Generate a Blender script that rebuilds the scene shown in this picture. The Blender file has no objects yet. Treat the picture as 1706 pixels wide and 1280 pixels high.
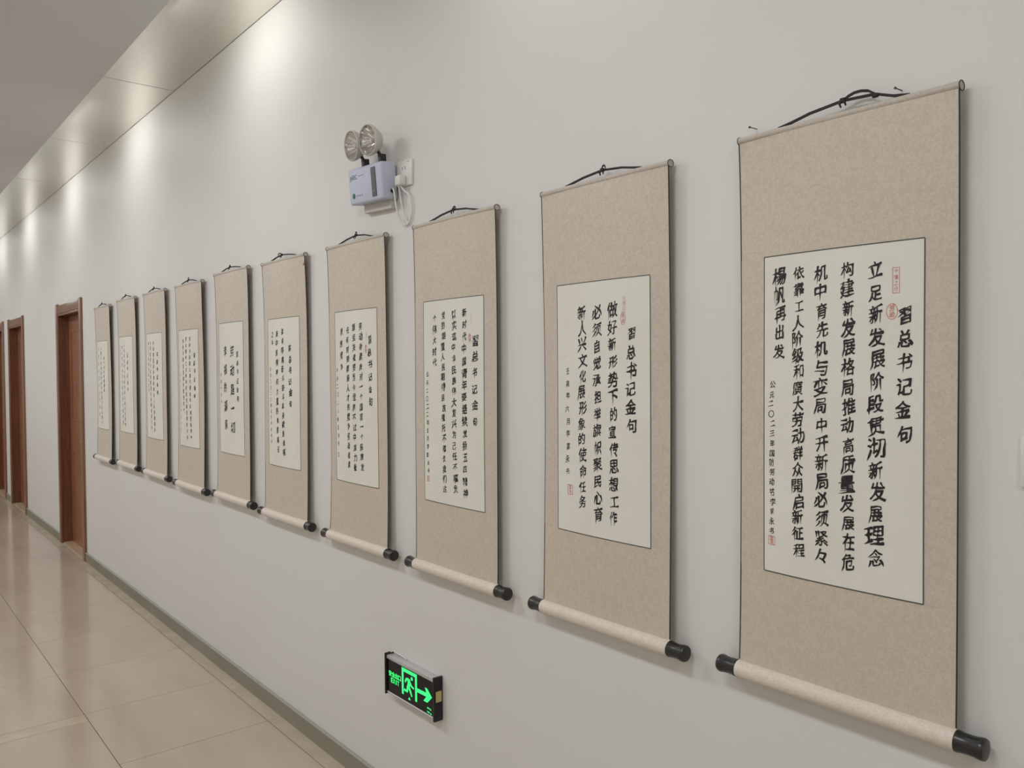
import bpy, bmesh, math, random
import numpy as np
from mathutils import Vector, Matrix, noise
from mathutils.geometry import delaunay_2d_cdt

sc = bpy.context.scene
COL = sc.collection
PI = math.pi
CZ = 1.609                       # eye height above the floor

# ---------------------------------------------------------------- camera
yaw, pitch, roll = 0.881701784, -0.0226135559, -0.00776415095
fw = Vector((-math.sin(yaw)*math.cos(pitch), math.cos(yaw)*math.cos(pitch), math.sin(pitch)))
rt = Vector((math.cos(yaw), math.sin(yaw), 0))
up = rt.cross(fw)
r2 = rt*math.cos(roll) + up*math.sin(roll)
u2 = -rt*math.sin(roll) + up*math.cos(roll)
cam = bpy.data.cameras.new('camera')
cam.sensor_width = 36
cam.lens = 36*1348.15/1706
cam.clip_start = 0.02
co = bpy.data.objects.new('camera', cam)
COL.objects.link(co)
co.matrix_world = Matrix(((r2.x, u2.x, -fw.x, 0), (r2.y, u2.y, -fw.y, 0), (r2.z, u2.z, -fw.z, CZ), (0, 0, 0, 1)))
sc.camera = co

# ---------------------------------------------------------------- world, lights, exposure
w = bpy.data.worlds.new('world')
sc.world = w
w.use_nodes = True
w.node_tree.nodes['Background'].inputs[0].default_value = (0.9, 0.95, 1, 1)
w.node_tree.nodes['Background'].inputs[1].default_value = 0.15
sc.view_settings.view_transform = 'Standard'
sc.view_settings.look = 'None'
sc.view_settings.exposure = 0.0
sc.view_settings.gamma = 1.0
sc.view_settings.use_curve_mapping = False

CEIL_Z = CZ + 1.630              # metal strip along the wall
DROP_Z = CZ + 1.572              # plaster ceiling in the middle
WALL_Y = 1.53

def area(x, y, z, sx, sy, power, col=(1, 0.96, 0.9)):
    l = bpy.data.lights.new('ceiling_lamp_light', 'AREA')
    l.shape = 'RECTANGLE'; l.size = sx; l.size_y = sy
    l.energy = power; l.color = col
    o = bpy.data.objects.new('ceiling_lamp_light', l)
    o.location = (x, y, z)
    COL.objects.link(o)
for lx in (1.6, -0.9, -3.4, -5.9, -8.4, -10.9, -13.4):
    area(lx, -0.35, DROP_Z - 0.03, 0.8, 0.35, 22, (0.95, 0.985, 1.03))
SPOTS = [-1.53, -3.60, -5.70, -7.72, -9.80, -11.75, -13.8]
for k, lx in enumerate(SPOTS):   # wall washers hidden above the edge of the plaster ceiling
    l = bpy.data.lights.new('wall_washer_light', 'AREA')
    l.shape = 'RECTANGLE'; l.size = 0.52; l.size_y = 0.03
    l.energy = 2.25; l.color = (0.99, 0.99, 0.98)
    o = bpy.data.objects.new('wall_washer_light', l)
    o.location = (lx, 1.13, CEIL_Z - 0.035)
    o.rotation_euler = Vector((0, 0.37, -0.40)).to_track_quat('-Z', 'Y').to_euler()
    COL.objects.link(o)

# ---------------------------------------------------------------- materials
def srgb(r, g, b):
    f = lambda c: (c/255/12.92) if c/255 <= 0.04045 else ((c/255+0.055)/1.055)**2.4
    return (f(r), f(g), f(b), 1)
def mat(name, col, rough=0.6, metal=0.0, spec=0.5, emit=None, estr=1.0):
    m = bpy.data.materials.new(name); m.use_nodes = True
    b = m.node_tree.nodes['Principled BSDF']
    b.inputs['Base Color'].default_value = col
    b.inputs['Roughness'].default_value = rough
    b.inputs['Metallic'].default_value = metal
    b.inputs['Specular IOR Level'].default_value = spec
    if emit:
        b.inputs['Emission Color'].default_value = emit
        b.inputs['Emission Strength'].default_value = estr
    return m
def N(m, t, **k):
    n = m.node_tree.nodes.new(t)
    for a, v in k.items(): setattr(n, a, v)
    return n
def L(m, a, b): m.node_tree.links.new(a, b)
def mottled(m, c1, c2, scale, stretch=(1, 1, 1), detail=4, bump=0.0, bdist=0.001, lo=0.35, hi=0.65, perobj=0.0):
    bs = m.node_tree.nodes['Principled BSDF']
    tc = N(m, 'ShaderNodeTexCoord'); mp = N(m, 'ShaderNodeMapping'); mp.inputs['Scale'].default_value = stretch
    L(m, tc.outputs['Object'], mp.inputs[0])
    nz = N(m, 'ShaderNodeTexNoise'); nz.inputs['Scale'].default_value = scale; nz.inputs['Detail'].default_value = detail
    vec = mp.outputs[0]
    oi = N(m, 'ShaderNodeObjectInfo')
    if perobj:
        ad = N(m, 'ShaderNodeVectorMath', operation='ADD'); cb = N(m, 'ShaderNodeCombineXYZ')
        ml = N(m, 'ShaderNodeMath', operation='MULTIPLY'); ml.inputs[1].default_value = 50
        L(m, oi.outputs['Random'], ml.inputs[0]); L(m, ml.outputs[0], cb.inputs[0]); L(m, ml.outputs[0], cb.inputs[1])
        L(m, mp.outputs[0], ad.inputs[0]); L(m, cb.outputs[0], ad.inputs[1]); vec = ad.outputs[0]
    L(m, vec, nz.inputs['Vector'])
    rp = N(m, 'ShaderNodeValToRGB'); rp.color_ramp.elements[0].position = lo; rp.color_ramp.elements[1].position = hi
    rp.color_ramp.elements[0].color = c1; rp.color_ramp.elements[1].color = c2
    L(m, nz.outputs['Fac'], rp.inputs[0])
    out = rp.outputs[0]
    if perobj:
        hs = N(m, 'ShaderNodeHueSaturation'); mr = N(m, 'ShaderNodeMapRange')
        mr.inputs['To Min'].default_value = 1-perobj; mr.inputs['To Max'].default_value = 1+perobj
        L(m, oi.outputs['Random'], mr.inputs['Value']); L(m, mr.outputs[0], hs.inputs['Value'])
        L(m, out, hs.inputs['Color']); out = hs.outputs[0]
    L(m, out, bs.inputs['Base Color'])
    if bump:
        bp = N(m, 'ShaderNodeBump'); bp.inputs['Strength'].default_value = bump; bp.inputs['Distance'].default_value = bdist
        L(m, nz.outputs['Fac'], bp.inputs['Height']); L(m, bp.outputs[0], bs.inputs['Normal'])
    return m

M = {}
M['wall'] = mottled(mat('wall_paint', srgb(226, 222, 216), 0.55, spec=0.3), srgb(225, 222, 217), srgb(228, 226, 220), 0.9, bump=0.05)
M['ceil'] = mottled(mat('ceiling_paint', srgb(212, 212, 211), 0.8, spec=0.2), srgb(210, 210, 209), srgb(214, 214, 213), 1.2)
M['metal_panel'] = mottled(mat('brushed_panel', srgb(215, 213, 200), 0.17, 0.85), srgb(230, 229, 219), srgb(234, 233, 224), 3, (1, 30, 1), bump=0.02)
M['tile'] = mottled(mat('polished_tile', srgb(200, 186, 162), 0.13, spec=0.62), srgb(180, 164, 146), srgb(191, 175, 157), 2.4, (0.6, 1.6, 1), 6, lo=0.3, hi=0.7, perobj=0.025)
M['tile_border'] = mottled(mat('border_tile', srgb(205, 190, 165), 0.16, spec=0.6), srgb(184, 168, 148), srgb(196, 181, 160), 5, (1, 1, 1), 4, perobj=0.03)
M['grout'] = mottled(mat('grout', srgb(95, 84, 70), 0.85), srgb(74, 64, 52), srgb(88, 76, 62), 30)
M['base'] = mottled(mat('baseboard', srgb(140, 136, 118), 0.42), srgb(134, 130, 112), srgb(146, 141, 124), 6, (0.3, 1, 1))
M['base_cap'] = mat('baseboard_cap', srgb(158, 157, 145), 0.4)

def wood(name, c1, c2, rough=0.33):
    m = mat(name, c1, rough, spec=0.5)
    bs = m.node_tree.nodes['Principled BSDF']
    tc = N(m, 'ShaderNodeTexCoord'); mp = N(m, 'ShaderNodeMapping'); mp.inputs['Scale'].default_value = (14, 14, 0.7)
    nz = N(m, 'ShaderNodeTexNoise'); nz.inputs['Scale'].default_value = 3; nz.inputs['Detail'].default_value = 8; nz.inputs['Distortion'].default_value = 1.2
    rp = N(m, 'ShaderNodeValToRGB'); rp.color_ramp.elements[0].position = 0.3; rp.color_ramp.elements[1].position = 0.72
    rp.color_ramp.elements[0].color = c1; rp.color_ramp.elements[1].color = c2
    L(m, tc.outputs['Object'], mp.inputs[0]); L(m, mp.outputs[0], nz.inputs['Vector']); L(m, nz.outputs['Fac'], rp.inputs[0]); L(m, rp.outputs[0], bs.inputs['Base Color'])
    bp = N(m, 'ShaderNodeBump'); bp.inputs['Strength'].default_value = 0.15; bp.inputs['Distance'].default_value = 0.001
    L(m, nz.outputs['Fac'], bp.inputs['Height']); L(m, bp.outputs[0], bs.inputs['Normal'])
    return m
M['wood'] = wood('door_wood', srgb(104, 64, 44), srgb(134, 86, 62))
M['casing'] = wood('casing_wood', srgb(122, 84, 62), srgb(152, 108, 84), 0.3)
M['leaf'] = wood('leaf_wood', srgb(134, 86, 62), srgb(164, 112, 84), 0.3)
M['gold'] = mat('brass', srgb(205, 180, 130), 0.25, 0.9)
M['steel'] = mat('steel', srgb(190, 190, 192), 0.25, 0.95)
M['threshold'] = mottled(mat('threshold_stone', srgb(185, 160, 130), 0.3), srgb(178, 152, 122), srgb(192, 168, 140), 12)

def silk(name, base, dark):
    m = mat(name, base, 0.52, spec=0.35)
    bs = m.node_tree.nodes['Principled BSDF']
    bs.inputs['Sheen Weight'].default_value = 0.25
    bs.inputs['Sheen Roughness'].default_value = 0.4
    tc = N(m, 'ShaderNodeTexCoord')
    oi = N(m, 'ShaderNodeObjectInfo')
    ad = N(m, 'ShaderNodeVectorMath', operation='ADD')
    L(m, tc.outputs['Object'], ad.inputs[0]); L(m, oi.outputs['Location'], ad.inputs[1])
    n1 = N(m, 'ShaderNodeTexNoise'); n1.inputs['Scale'].default_value = 95; n1.inputs['Detail'].default_value = 3; n1.inputs['Distortion'].default_value = 1.6
    mp = N(m, 'ShaderNodeMapping'); mp.inputs['Scale'].default_value = (260, 260, 40)
    n2 = N(m, 'ShaderNodeTexNoise'); n2.inputs['Scale'].default_value = 1.0; n2.inputs['Detail'].default_value = 2
    L(m, ad.outputs[0], n1.inputs['Vector']); L(m, ad.outputs[0], mp.inputs[0]); L(m, mp.outputs[0], n2.inputs['Vector'])
    n3 = N(m, 'ShaderNodeTexNoise'); n3.inputs['Scale'].default_value = 7; n3.inputs['Detail'].default_value = 2
    L(m, ad.outputs[0], n3.inputs['Vector'])
    r1 = N(m, 'ShaderNodeValToRGB'); r1.color_ramp.elements[0].position = 0.44; r1.color_ramp.elements[1].position = 0.56
    L(m, n1.outputs['Fac'], r1.inputs[0])
    a = N(m, 'ShaderNodeMath', operation='MULTIPLY_ADD'); a.inputs[1].default_value = 0.5
    L(m, r1.outputs[0], a.inputs[0]); 
    b = N(m, 'ShaderNodeMath', operation='MULTIPLY'); b.inputs[1].default_value = 0.45
    L(m, n2.outputs['Fac'], b.inputs[0]); L(m, b.outputs[0], a.inputs[2])
    c = N(m, 'ShaderNodeMath', operation='MULTIPLY_ADD'); c.inputs[1].default_value = 0.35
    L(m, n3.outputs['Fac'], c.inputs[0]); L(m, a.outputs[0], c.inputs[2])
    mx = N(m, 'ShaderNodeMix', data_type='RGBA'); mx.inputs[6].default_value = dark; mx.inputs[7].default_value = base
    L(m, c.outputs[0], mx.inputs[0]); L(m, mx.outputs[2], bs.inputs['Base Color'])
    rr = N(m, 'ShaderNodeMapRange'); rr.inputs['To Min'].default_value = 0.62; rr.inputs['To Max'].default_value = 0.38
    L(m, r1.outputs[0], rr.inputs['Value']); L(m, rr.outputs[0], bs.inputs['Roughness'])
    return m
M['silk'] = silk('damask_silk', srgb(212, 199, 181), srgb(197, 183, 167))
M['silk_side'] = silk('damask_silk_side', srgb(211, 198, 182), srgb(196, 182, 167))
M['silk_rod'] = silk('rod_silk', srgb(200, 189, 176), srgb(184, 173, 161))
M['silk_roller'] = silk('roller_silk', srgb(228, 216, 202), srgb(212, 199, 184))
M['paper'] = mottled(mat('rice_paper', srgb(232, 228, 216), 0.75, spec=0.2), srgb(229, 225, 213), srgb(234, 230, 219), 6, detail=5)
M['piping'] = mat('piping', srgb(52, 58, 50), 0.6)
M['border'] = mat('border_line', srgb(72, 76, 66), 0.6)
M['ink'] = mottled(mat('ink', srgb(26, 24, 24), 0.55), srgb(22, 20, 21), srgb(34, 31, 31), 60)
M['ink_soft'] = mat('ink_soft', srgb(62, 56, 54), 0.6)
M['seal'] = mottled(mat('seal_red', srgb(214, 130, 118), 0.7), srgb(208, 118, 106), srgb(222, 148, 136), 180)
M['seal_pale'] = mottled(mat('seal_pale', srgb(222, 168, 158), 0.7), srgb(216, 156, 146), srgb(228, 186, 176), 180)
M['ebony'] = mottled(mat('ebony', srgb(40, 38, 37), 0.3), srgb(34, 32, 31), srgb(48, 45, 43), 25)
M['cord'] = mat('cord', srgb(46, 40, 38), 0.8)
M['red_label'] = mat('red_label', srgb(178, 96, 80), 0.7)
M['nail'] = mat('nail_steel', srgb(90, 80, 75), 0.4, 0.8)
M['lamp_body'] = mat('lamp_plastic', srgb(196, 200, 218), 0.42)
M['lamp_back'] = mat('lamp_bracket', srgb(205, 200, 192), 0.6)
M['lamp_dark'] = mat('lamp_dark', srgb(72, 70, 80), 0.35)
M['lamp_shell'] = mat('lamp_shell', srgb(205, 200, 196), 0.4)
M['chrome'] = mat('chrome', srgb(225, 222, 220), 0.12, 1.0)
M['black'] = mat('black_plastic', srgb(30, 30, 32), 0.4)
M['white_plastic'] = mat('white_plastic', srgb(228, 226, 218), 0.4)
M['cable'] = mat('white_cable', srgb(224, 224, 218), 0.5)
M['green_print'] = mat('green_print', srgb(60, 110, 90), 0.6)
M['purple_print'] = mat('dark_print', srgb(70, 58, 96), 0.6)
M['sign_black'] = mat('sign_glass', srgb(12, 14, 15), 0.2, spec=0.3)
M['sign_dark'] = mat('sign_endcap', srgb(20, 20, 22), 0.4)
M['alu'] = mat('aluminium', srgb(206, 204, 202), 0.38, 0.45)
M['sign_green'] = mat('lit_green', srgb(40, 220, 110), 0.5, emit=srgb(60, 240, 130), estr=0.95)
M['sign_label'] = mat('sign_label', srgb(205, 185, 120), 0.6)
g = mat('lens_glass', (1, 1, 1, 1), 0.05); g.node_tree.nodes['Principled BSDF'].inputs['Transmission Weight'].default_value = 1.0
g.node_tree.nodes['Principled BSDF'].inputs['IOR'].default_value = 1.06
M['lens'] = g

# ---------------------------------------------------------------- mesh helpers
def obj(name, verts, faces, m, parent=None, smooth=False):
    me = bpy.data.meshes.new(name)
    me.from_pydata([tuple(v) for v in verts], [], faces)
    if m: me.materials.append(M[m])
    if smooth: me.polygons.foreach_set('use_smooth', [True]*len(me.polygons))
    me.update()
    o = bpy.data.objects.new(name, me); COL.objects.link(o)
    if parent: o.parent = parent
    return o
def shade(o, ang=35):
    me = o.data
    bm = bmesh.new(); bm.from_mesh(me)
    for f in bm.faces: f.smooth = True
    for e in bm.edges:
        if len(e.link_faces) == 2 and e.calc_face_angle(0) > math.radians(ang): e.smooth = False
    bm.to_mesh(me); bm.free()
    return o
class MB:
    def __init__(s): s.v = []; s.f = []
    def add(s, vs, fs):
        n = len(s.v); s.v += [tuple(v) for v in vs]; s.f += [tuple(i+n for i in f) for f in fs]; return s
    def box(s, x0, x1, y0, y1, z0, z1, T=None):
        vs = [Vector(p) for p in ((x0,y0,z0),(x1,y0,z0),(x1,y1,z0),(x0,y1,z0),(x0,y0,z1),(x1,y0,z1),(x1,y1,z1),(x0,y1,z1))]
        if T: vs = [T @ v for v in vs]
        return s.add(vs, [(0,3,2,1),(4,5,6,7),(0,1,5,4),(1,2,6,5),(2,3,7,6),(3,0,4,7)])
    def bbox(s, x0, x1, y0, y1, z0, z1, b, seg=2, T=None):
        bm = bmesh.new(); bmesh.ops.create_cube(bm, size=1)
        for v in bm.verts: v.co = Vector(((x0+x1)/2+v.co.x*(x1-x0), (y0+y1)/2+v.co.y*(y1-y0), (z0+z1)/2+v.co.z*(z1-z0)))
        bmesh.ops.bevel(bm, geom=bm.edges[:], offset=b, segments=seg, affect='EDGES', profile=0.5)
        bm.verts.index_update()
        vs = [(T @ v.co) if T else v.co.copy() for v in bm.verts]; fs = [[v.index for v in f.verts] for f in bm.faces]
        bm.free(); return s.add(vs, fs)
    def tube(s, pts, r, n=8, caps=True):
        pts = [Vector(p) for p in pts]; rs = r if isinstance(r, (list, tuple)) else [r]*len(pts)
        base = len(s.v); u = None
        for i, p in enumerate(pts):
            d = (pts[min(i+1, len(pts)-1)] - pts[max(i-1, 0)]).normalized()
            if u is None: u = d.orthogonal().normalized()
            else: u = (u - d*u.dot(d)).normalized()
            v = d.cross(u)
            for k in range(n):
                a = 2*PI*k/n; s.v.append(tuple(p + (u*math.cos(a)+v*math.sin(a))*rs[i]))
        for i in range(len(pts)-1):
            for k in range(n):
                a, b = base+i*n+k, base+i*n+(k+1) % n
                s.f.append((a, b, b+n, a+n))
        if caps:
            s.f.append(tuple(base+k for k in reversed(range(n)))); s.f.append(tuple(base+(len(pts)-1)*n+k for k in range(n)))
        return s
    def lathe(s, prof, n, T=None, flute=None, cap=True):      # prof: (radius, height) about local Z
        base = len(s.v)
        for j, (r, h) in enumerate(prof):
            for k in range(n):
                a = 2*PI*k/n; rr = r*(flute(j, k) if flute else 1); p = Vector((rr*math.cos(a), rr*math.sin(a), h))
                s.v.append(tuple(T @ p if T else p))
        for j in range(len(prof)-1):
            for k in range(n):
                a, b = base+j*n+k, base+j*n+(k+1) % n
                s.f.append((a, b, b+n, a+n))
        if cap and prof[0][0] > 1e-6: s.f.append(tuple(base+k for k in reversed(range(n))))
        if cap and prof[-1][0] > 1e-6: s.f.append(tuple(base+(len(prof)-1)*n+k for k in range(n)))
        return s
    def build(s, name, m, parent=None, ang=None):
        o = obj(name, s.v, s.f, m, parent)
        bm = bmesh.new(); bm.from_mesh(o.data); bmesh.ops.recalc_face_normals(bm, faces=bm.faces[:]); bm.to_mesh(o.data); bm.free()
        if ang: shade(o, ang)
        return o
def empty(name, loc, rot=(0, 0, 0)):
    o = bpy.data.objects.new(name, None); o.location = loc; o.rotation_euler = rot; o.empty_display_size = 0.1
    COL.objects.link(o); return o
def tag(o, label, cat, group=None):
    o['label'] = label; o['category'] = cat
    if group: o['group'] = group
    return o
def structure(o, label=None):
    o['kind'] = 'structure'
    if label: o['label'] = label
    return o

# ---------------------------------------------------------------- setting
XL, XR, YB = -16.0, 4.0, -1.30
H_CEIL = CEIL_Z
DOORS = [(-8.47, -7.457), (-11.335, -10.30), (-12.76, -11.745)]       # outer edges of the casings
DTOP = CZ + 0.583
CW = 0.060                                                         # casing width

# wall with real door openings
mb = MB()
edges = []
cur = XR
for x0, x1 in DOORS:
    mb.box(x1-0.04, cur, WALL_Y, WALL_Y+0.14, 0, H_CEIL+0.05)
    mb.box(x0+0.04, x1-0.04, WALL_Y, WALL_Y+0.14, DTOP-0.05, H_CEIL+0.05)
    cur = x0+0.04
mb.box(XL, cur, WALL_Y, WALL_Y+0.14, 0, H_CEIL+0.05)
structure(mb.build('wall_right', 'wall'), 'long white painted corridor wall carrying the hanging scrolls')
structure(MB().box(XL, XR, YB-0.12, YB, 0, H_CEIL+0.05).build('wall_left', 'wall'), 'white corridor wall opposite the scrolls')
structure(MB().box(XL-0.12, XL, YB, WALL_Y, 0, H_CEIL+0.05).build('wall_front', 'wall'), 'white wall closing the far end of the corridor')
structure(MB().box(XR, XR+0.12, YB, WALL_Y, 0, H_CEIL+0.05).build('wall_back', 'wall'), 'white wall closing the near end of the corridor')

# ceiling: plaster field with an edge lip, metal panels along the wall above it
LIP = 1.098
ce = structure(MB().box(XL, XR, YB, LIP, DROP_Z, H_CEIL+0.08).build('ceiling', 'ceil'), 'plain grey white plaster ceiling with a metal panel strip along the wall')
lip = MB().box(XL, XR, LIP, LIP+0.006, DROP_Z, DROP_Z+0.012).build('ceiling_edge_trim', 'ceil', ce)
seam0, step = -4.955, 1.533
k = -6
pmesh = None
x1 = seam0 + 6*step
xs = []
x = seam0
while x > XL: x -= step
while x < XR: xs.append(x); x += step
pm = MB().bbox(0.003, step-0.003, LIP+0.02, WALL_Y-0.004, H_CEIL, H_CEIL+0.012, 0.0012, 1)
first = None
for x in xs:
    if first is None:
        first = pm.build('ceiling_panel', 'metal_panel', ce); o = first
    else:
        o = first.copy(); COL.objects.link(o); o.parent = ce
    o.location = (x, 0, 0)
MB().box(XL, XR, LIP+0.02, WALL_Y-0.001, H_CEIL+0.014, H_CEIL+0.08).build('panel_backing', 'black', ce)

# floor
fl = structure(MB().box(XL, XR, YB, WALL_Y+0.14, -0.06, -0.0022).build('floor', 'grout'), 'polished beige tile floor with thin dark joints')
TS = 0.627
G = 0.0026
tm = MB().bbox(G/2, TS-G/2, G/2, TS-G/2, -0.006, 0.0, 0.0007, 1)
first = None
def tile(x, y):
    global first
    if first is None: first = tm.build('floor_tile', 'tile', fl); o = first
    else: o = first.copy(); COL.objects.link(o); o.parent = fl
    o.location = (x, y, 0)
JX = -4.160                       # a joint that crosses the whole floor
ycols = [1.4547-TS*(k+1) for k in range(5)]
n0 = int((JX-XL)/TS); 
for ci, y in enumerate(ycols):
    if y < YB-TS: continue
    for k in range(-n0, 13):
        if ci == 0: x = JX + k*TS
        else: x = JX + k*TS + (0.095 if k >= 0 else 0)
        if x+TS > XR+0.3 or x < XL-0.01: continue
        tile(x, y)
sf = None
for ci, y in enumerate(ycols[1:]):
    if sf is None:
        sf = MB().bbox(JX+G/2, JX+0.095-G/2, G/2, TS-G/2, -0.006, 0, 0.0007, 1).build('strip_tile', 'tile_border', fl); o = sf
    else: o = sf.copy(); COL.objects.link(o); o.parent = fl
    o.location = (0, y, 0)
bf = None
for k in range(-n0, 12):
    if bf is None:
        bf = MB().bbox(G/2, TS-G/2, 1.4547+G/2, WALL_Y-0.001, -0.006, 0, 0.0007, 1).build('border_tile', 'tile_border', fl); o = bf
    else: o = bf.copy(); COL.objects.link(o); o.parent = fl
    o.location = (JX+k*TS, 0, 0)

# baseboards between the doors
n = 0
segs = []
cur = XR
for x0, x1 in DOORS:
    segs.append((x1+0.001, cur)); cur = x0-0.001
segs.append((XL, cur))
for a, b in segs:
    n += 1
    bb = structure(MB().box(a, b, WALL_Y-0.012, WALL_Y, 0, 0.070).build('baseboard_right' if n == 1 else 'baseboard_right.%03d' % (n-1), 'base'),
                   'olive grey baseboard along the foot of the scroll wall')
    MB().bbox(a, b, WALL_Y-0.015, WALL_Y, 0.0705, 0.079, 0.002, 1).build('cap_rail', 'base_cap', bb)
structure(MB().box(XL, XR, YB, YB+0.012, 0, 0.078).build('baseboard_left', 'base'))

# doors
def door(idx, x0, x1, mirror=False):
    r = structure(empty('door_%d' % idx, ((x0+x1)/2, WALL_Y, 0)), ['nearest', 'second', 'farthest'][idx-1] + ' brown wooden door set deep in the scroll wall')
    hx = (x1-x0)/2
    a, b = -hx, hx
    for s0, s1 in ((a, a+CW), (b-CW, b)):
        MB().bbox(s0, s1, -0.020, 0.0005, 0, DTOP+0.014, 0.005, 2).build('side_casing', 'casing', r, 30)
    MB().bbox(a+CW, b-CW, -0.016, 0.0005, DTOP-0.078, DTOP, 0.004, 2).build('head_casing', 'casing', r, 30)
    MB().bbox(a+CW, b-CW, -0.012, 0.0005, DTOP-0.097, DTOP-0.079, 0.003, 2).build('head_bead', 'casing', r, 30)
    j0, j1 = a+CW-0.004, b-CW+0.004
    JT = DTOP-0.092
    MB().box(j0-0.03, j0, 0.001, 0.139, 0, JT).build('jamb', 'wood', r)
    MB().box(j1, j1+0.03, 0.001, 0.139, 0, JT).build('jamb', 'wood', r)
    MB().box(j0-0.03, j1+0.03, 0.001, 0.139, JT, JT+0.03).build('head_jamb', 'wood', r)
    ly = 0.078
    leaf = MB().box(j0+0.003, j1-0.003, ly, ly+0.045, 0.008, JT-0.004).build('door_leaf', 'leaf', r)
    # raised fields on the leaf
    fx0, fx1 = j0+0.12, j1-0.12
    for z0, z1 in ((0.18, 0.86), (1.14, JT-0.14)):
        m_ = MB()
        for (p, q, s, t) in ((fx0, fx1, z0, z0+0.012), (fx0, fx1, z1-0.012, z1)):
            m_.box(p, q, ly-0.005, ly, s, t)
        for (p, q) in ((fx0, fx0+0.012), (fx1-0.012, fx1)):
            m_.box(p, q, ly-0.005, ly, z0+0.012, z1-0.012)
        m_.build('panel_moulding', 'leaf', leaf)
    MB().box(j0, j1, -0.002, 0.139, 0.0, 0.008).build('threshold', 'threshold', r)
    hxx = j1-0.075 
    hd = MB().bbox(hxx-0.022, hxx+0.022, ly-0.008, ly, 0.88, 1.08, 0.004, 2).build('handle_plate', 'gold', leaf, 30)
    MB().tube([(hxx, ly, 0.99), (hxx, ly-0.045, 0.99), (hxx-0.012, ly-0.055, 0.99), (hxx-0.125, ly-0.055, 0.99)], 0.0095, 10).build('lever', 'gold', leaf, 60)
    if idx == 1:
        m_ = MB()
        for zz in (1.408, 1.4395, 1.467): m_.box(-0.150, 0.055, ly-0.0075, ly-0.003, zz, zz+(0.0075 if zz != 1.4395 else 0.003))
        MB().bbox(-0.155, 0.060, ly-0.004, ly, 1.402, 1.480, 0.001, 1).build('name_plate', 'leaf', leaf)
        m_.build('plate_lines', 'gold', leaf)
    return r
for i, (x0, x1) in enumerate(DOORS): door(i+1, x0, x1)

# ---------------------------------------------------------------- brush writing
_tc = bpy.data.curves.new('glyph_source', 'FONT')
_to = bpy.data.objects.new('glyph_source', _tc)
COL.objects.link(_to)
_gl = {}
def load_glyphs(chars):
    chars = sorted(set(chars))
    _tc.body = ''.join(chars); _tc.size = 1.0
    dg = bpy.context.evaluated_depsgraph_get(); dg.update()
    c = _to.evaluated_get(dg).to_curve(dg, apply_modifiers=False)
    per = {}
    for s in c.splines:
        poly = []
        bp = s.bezier_points; nb = len(bp)
        for i in range(nb):
            p, q = bp[i], bp[(i+1) % nb]
            p0, p1, p2, p3 = (Vector(v[:2]) for v in (p.co, p.handle_right, q.co, q.handle_left))
            p2, p3 = p3, p2
            d = p3-p0
            if d.length < 1e-5: poly.append(p0); continue
            dn = d.normalized()
            dev = max(abs((p1-p0).cross(dn)), abs((p2-p0).cross(dn)))
            ns = 1 if dev < 0.004 else (3 if dev < 0.05 else 4)
            for k in range(ns):
                t = k/ns
                poly.append(p0*(1-t)**3 + p1*3*t*(1-t)**2 + p2*3*t*t*(1-t) + p3*t**3)
        per.setdefault(s.character_index, []).append(poly)
    _to.evaluated_get(dg).to_curve_clear()
    for i, ch in enumerate(chars):
        P = per.get(i, [])
        if not P: _gl[ch] = []; continue
        x0 = min(p.x for q in P for p in q); x1 = max(p.x for q in P for p in q)
        y0 = min(p.y for q in P for p in q); y1 = max(p.y for q in P for p in q)
        _gl[ch] = (P, ((x0+x1)/2, (y0+y1)/2), (x1-x0, y1-y0))
def em():
    P, c, s = _gl['國']
    return max(s)/0.92, c[1]

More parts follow.
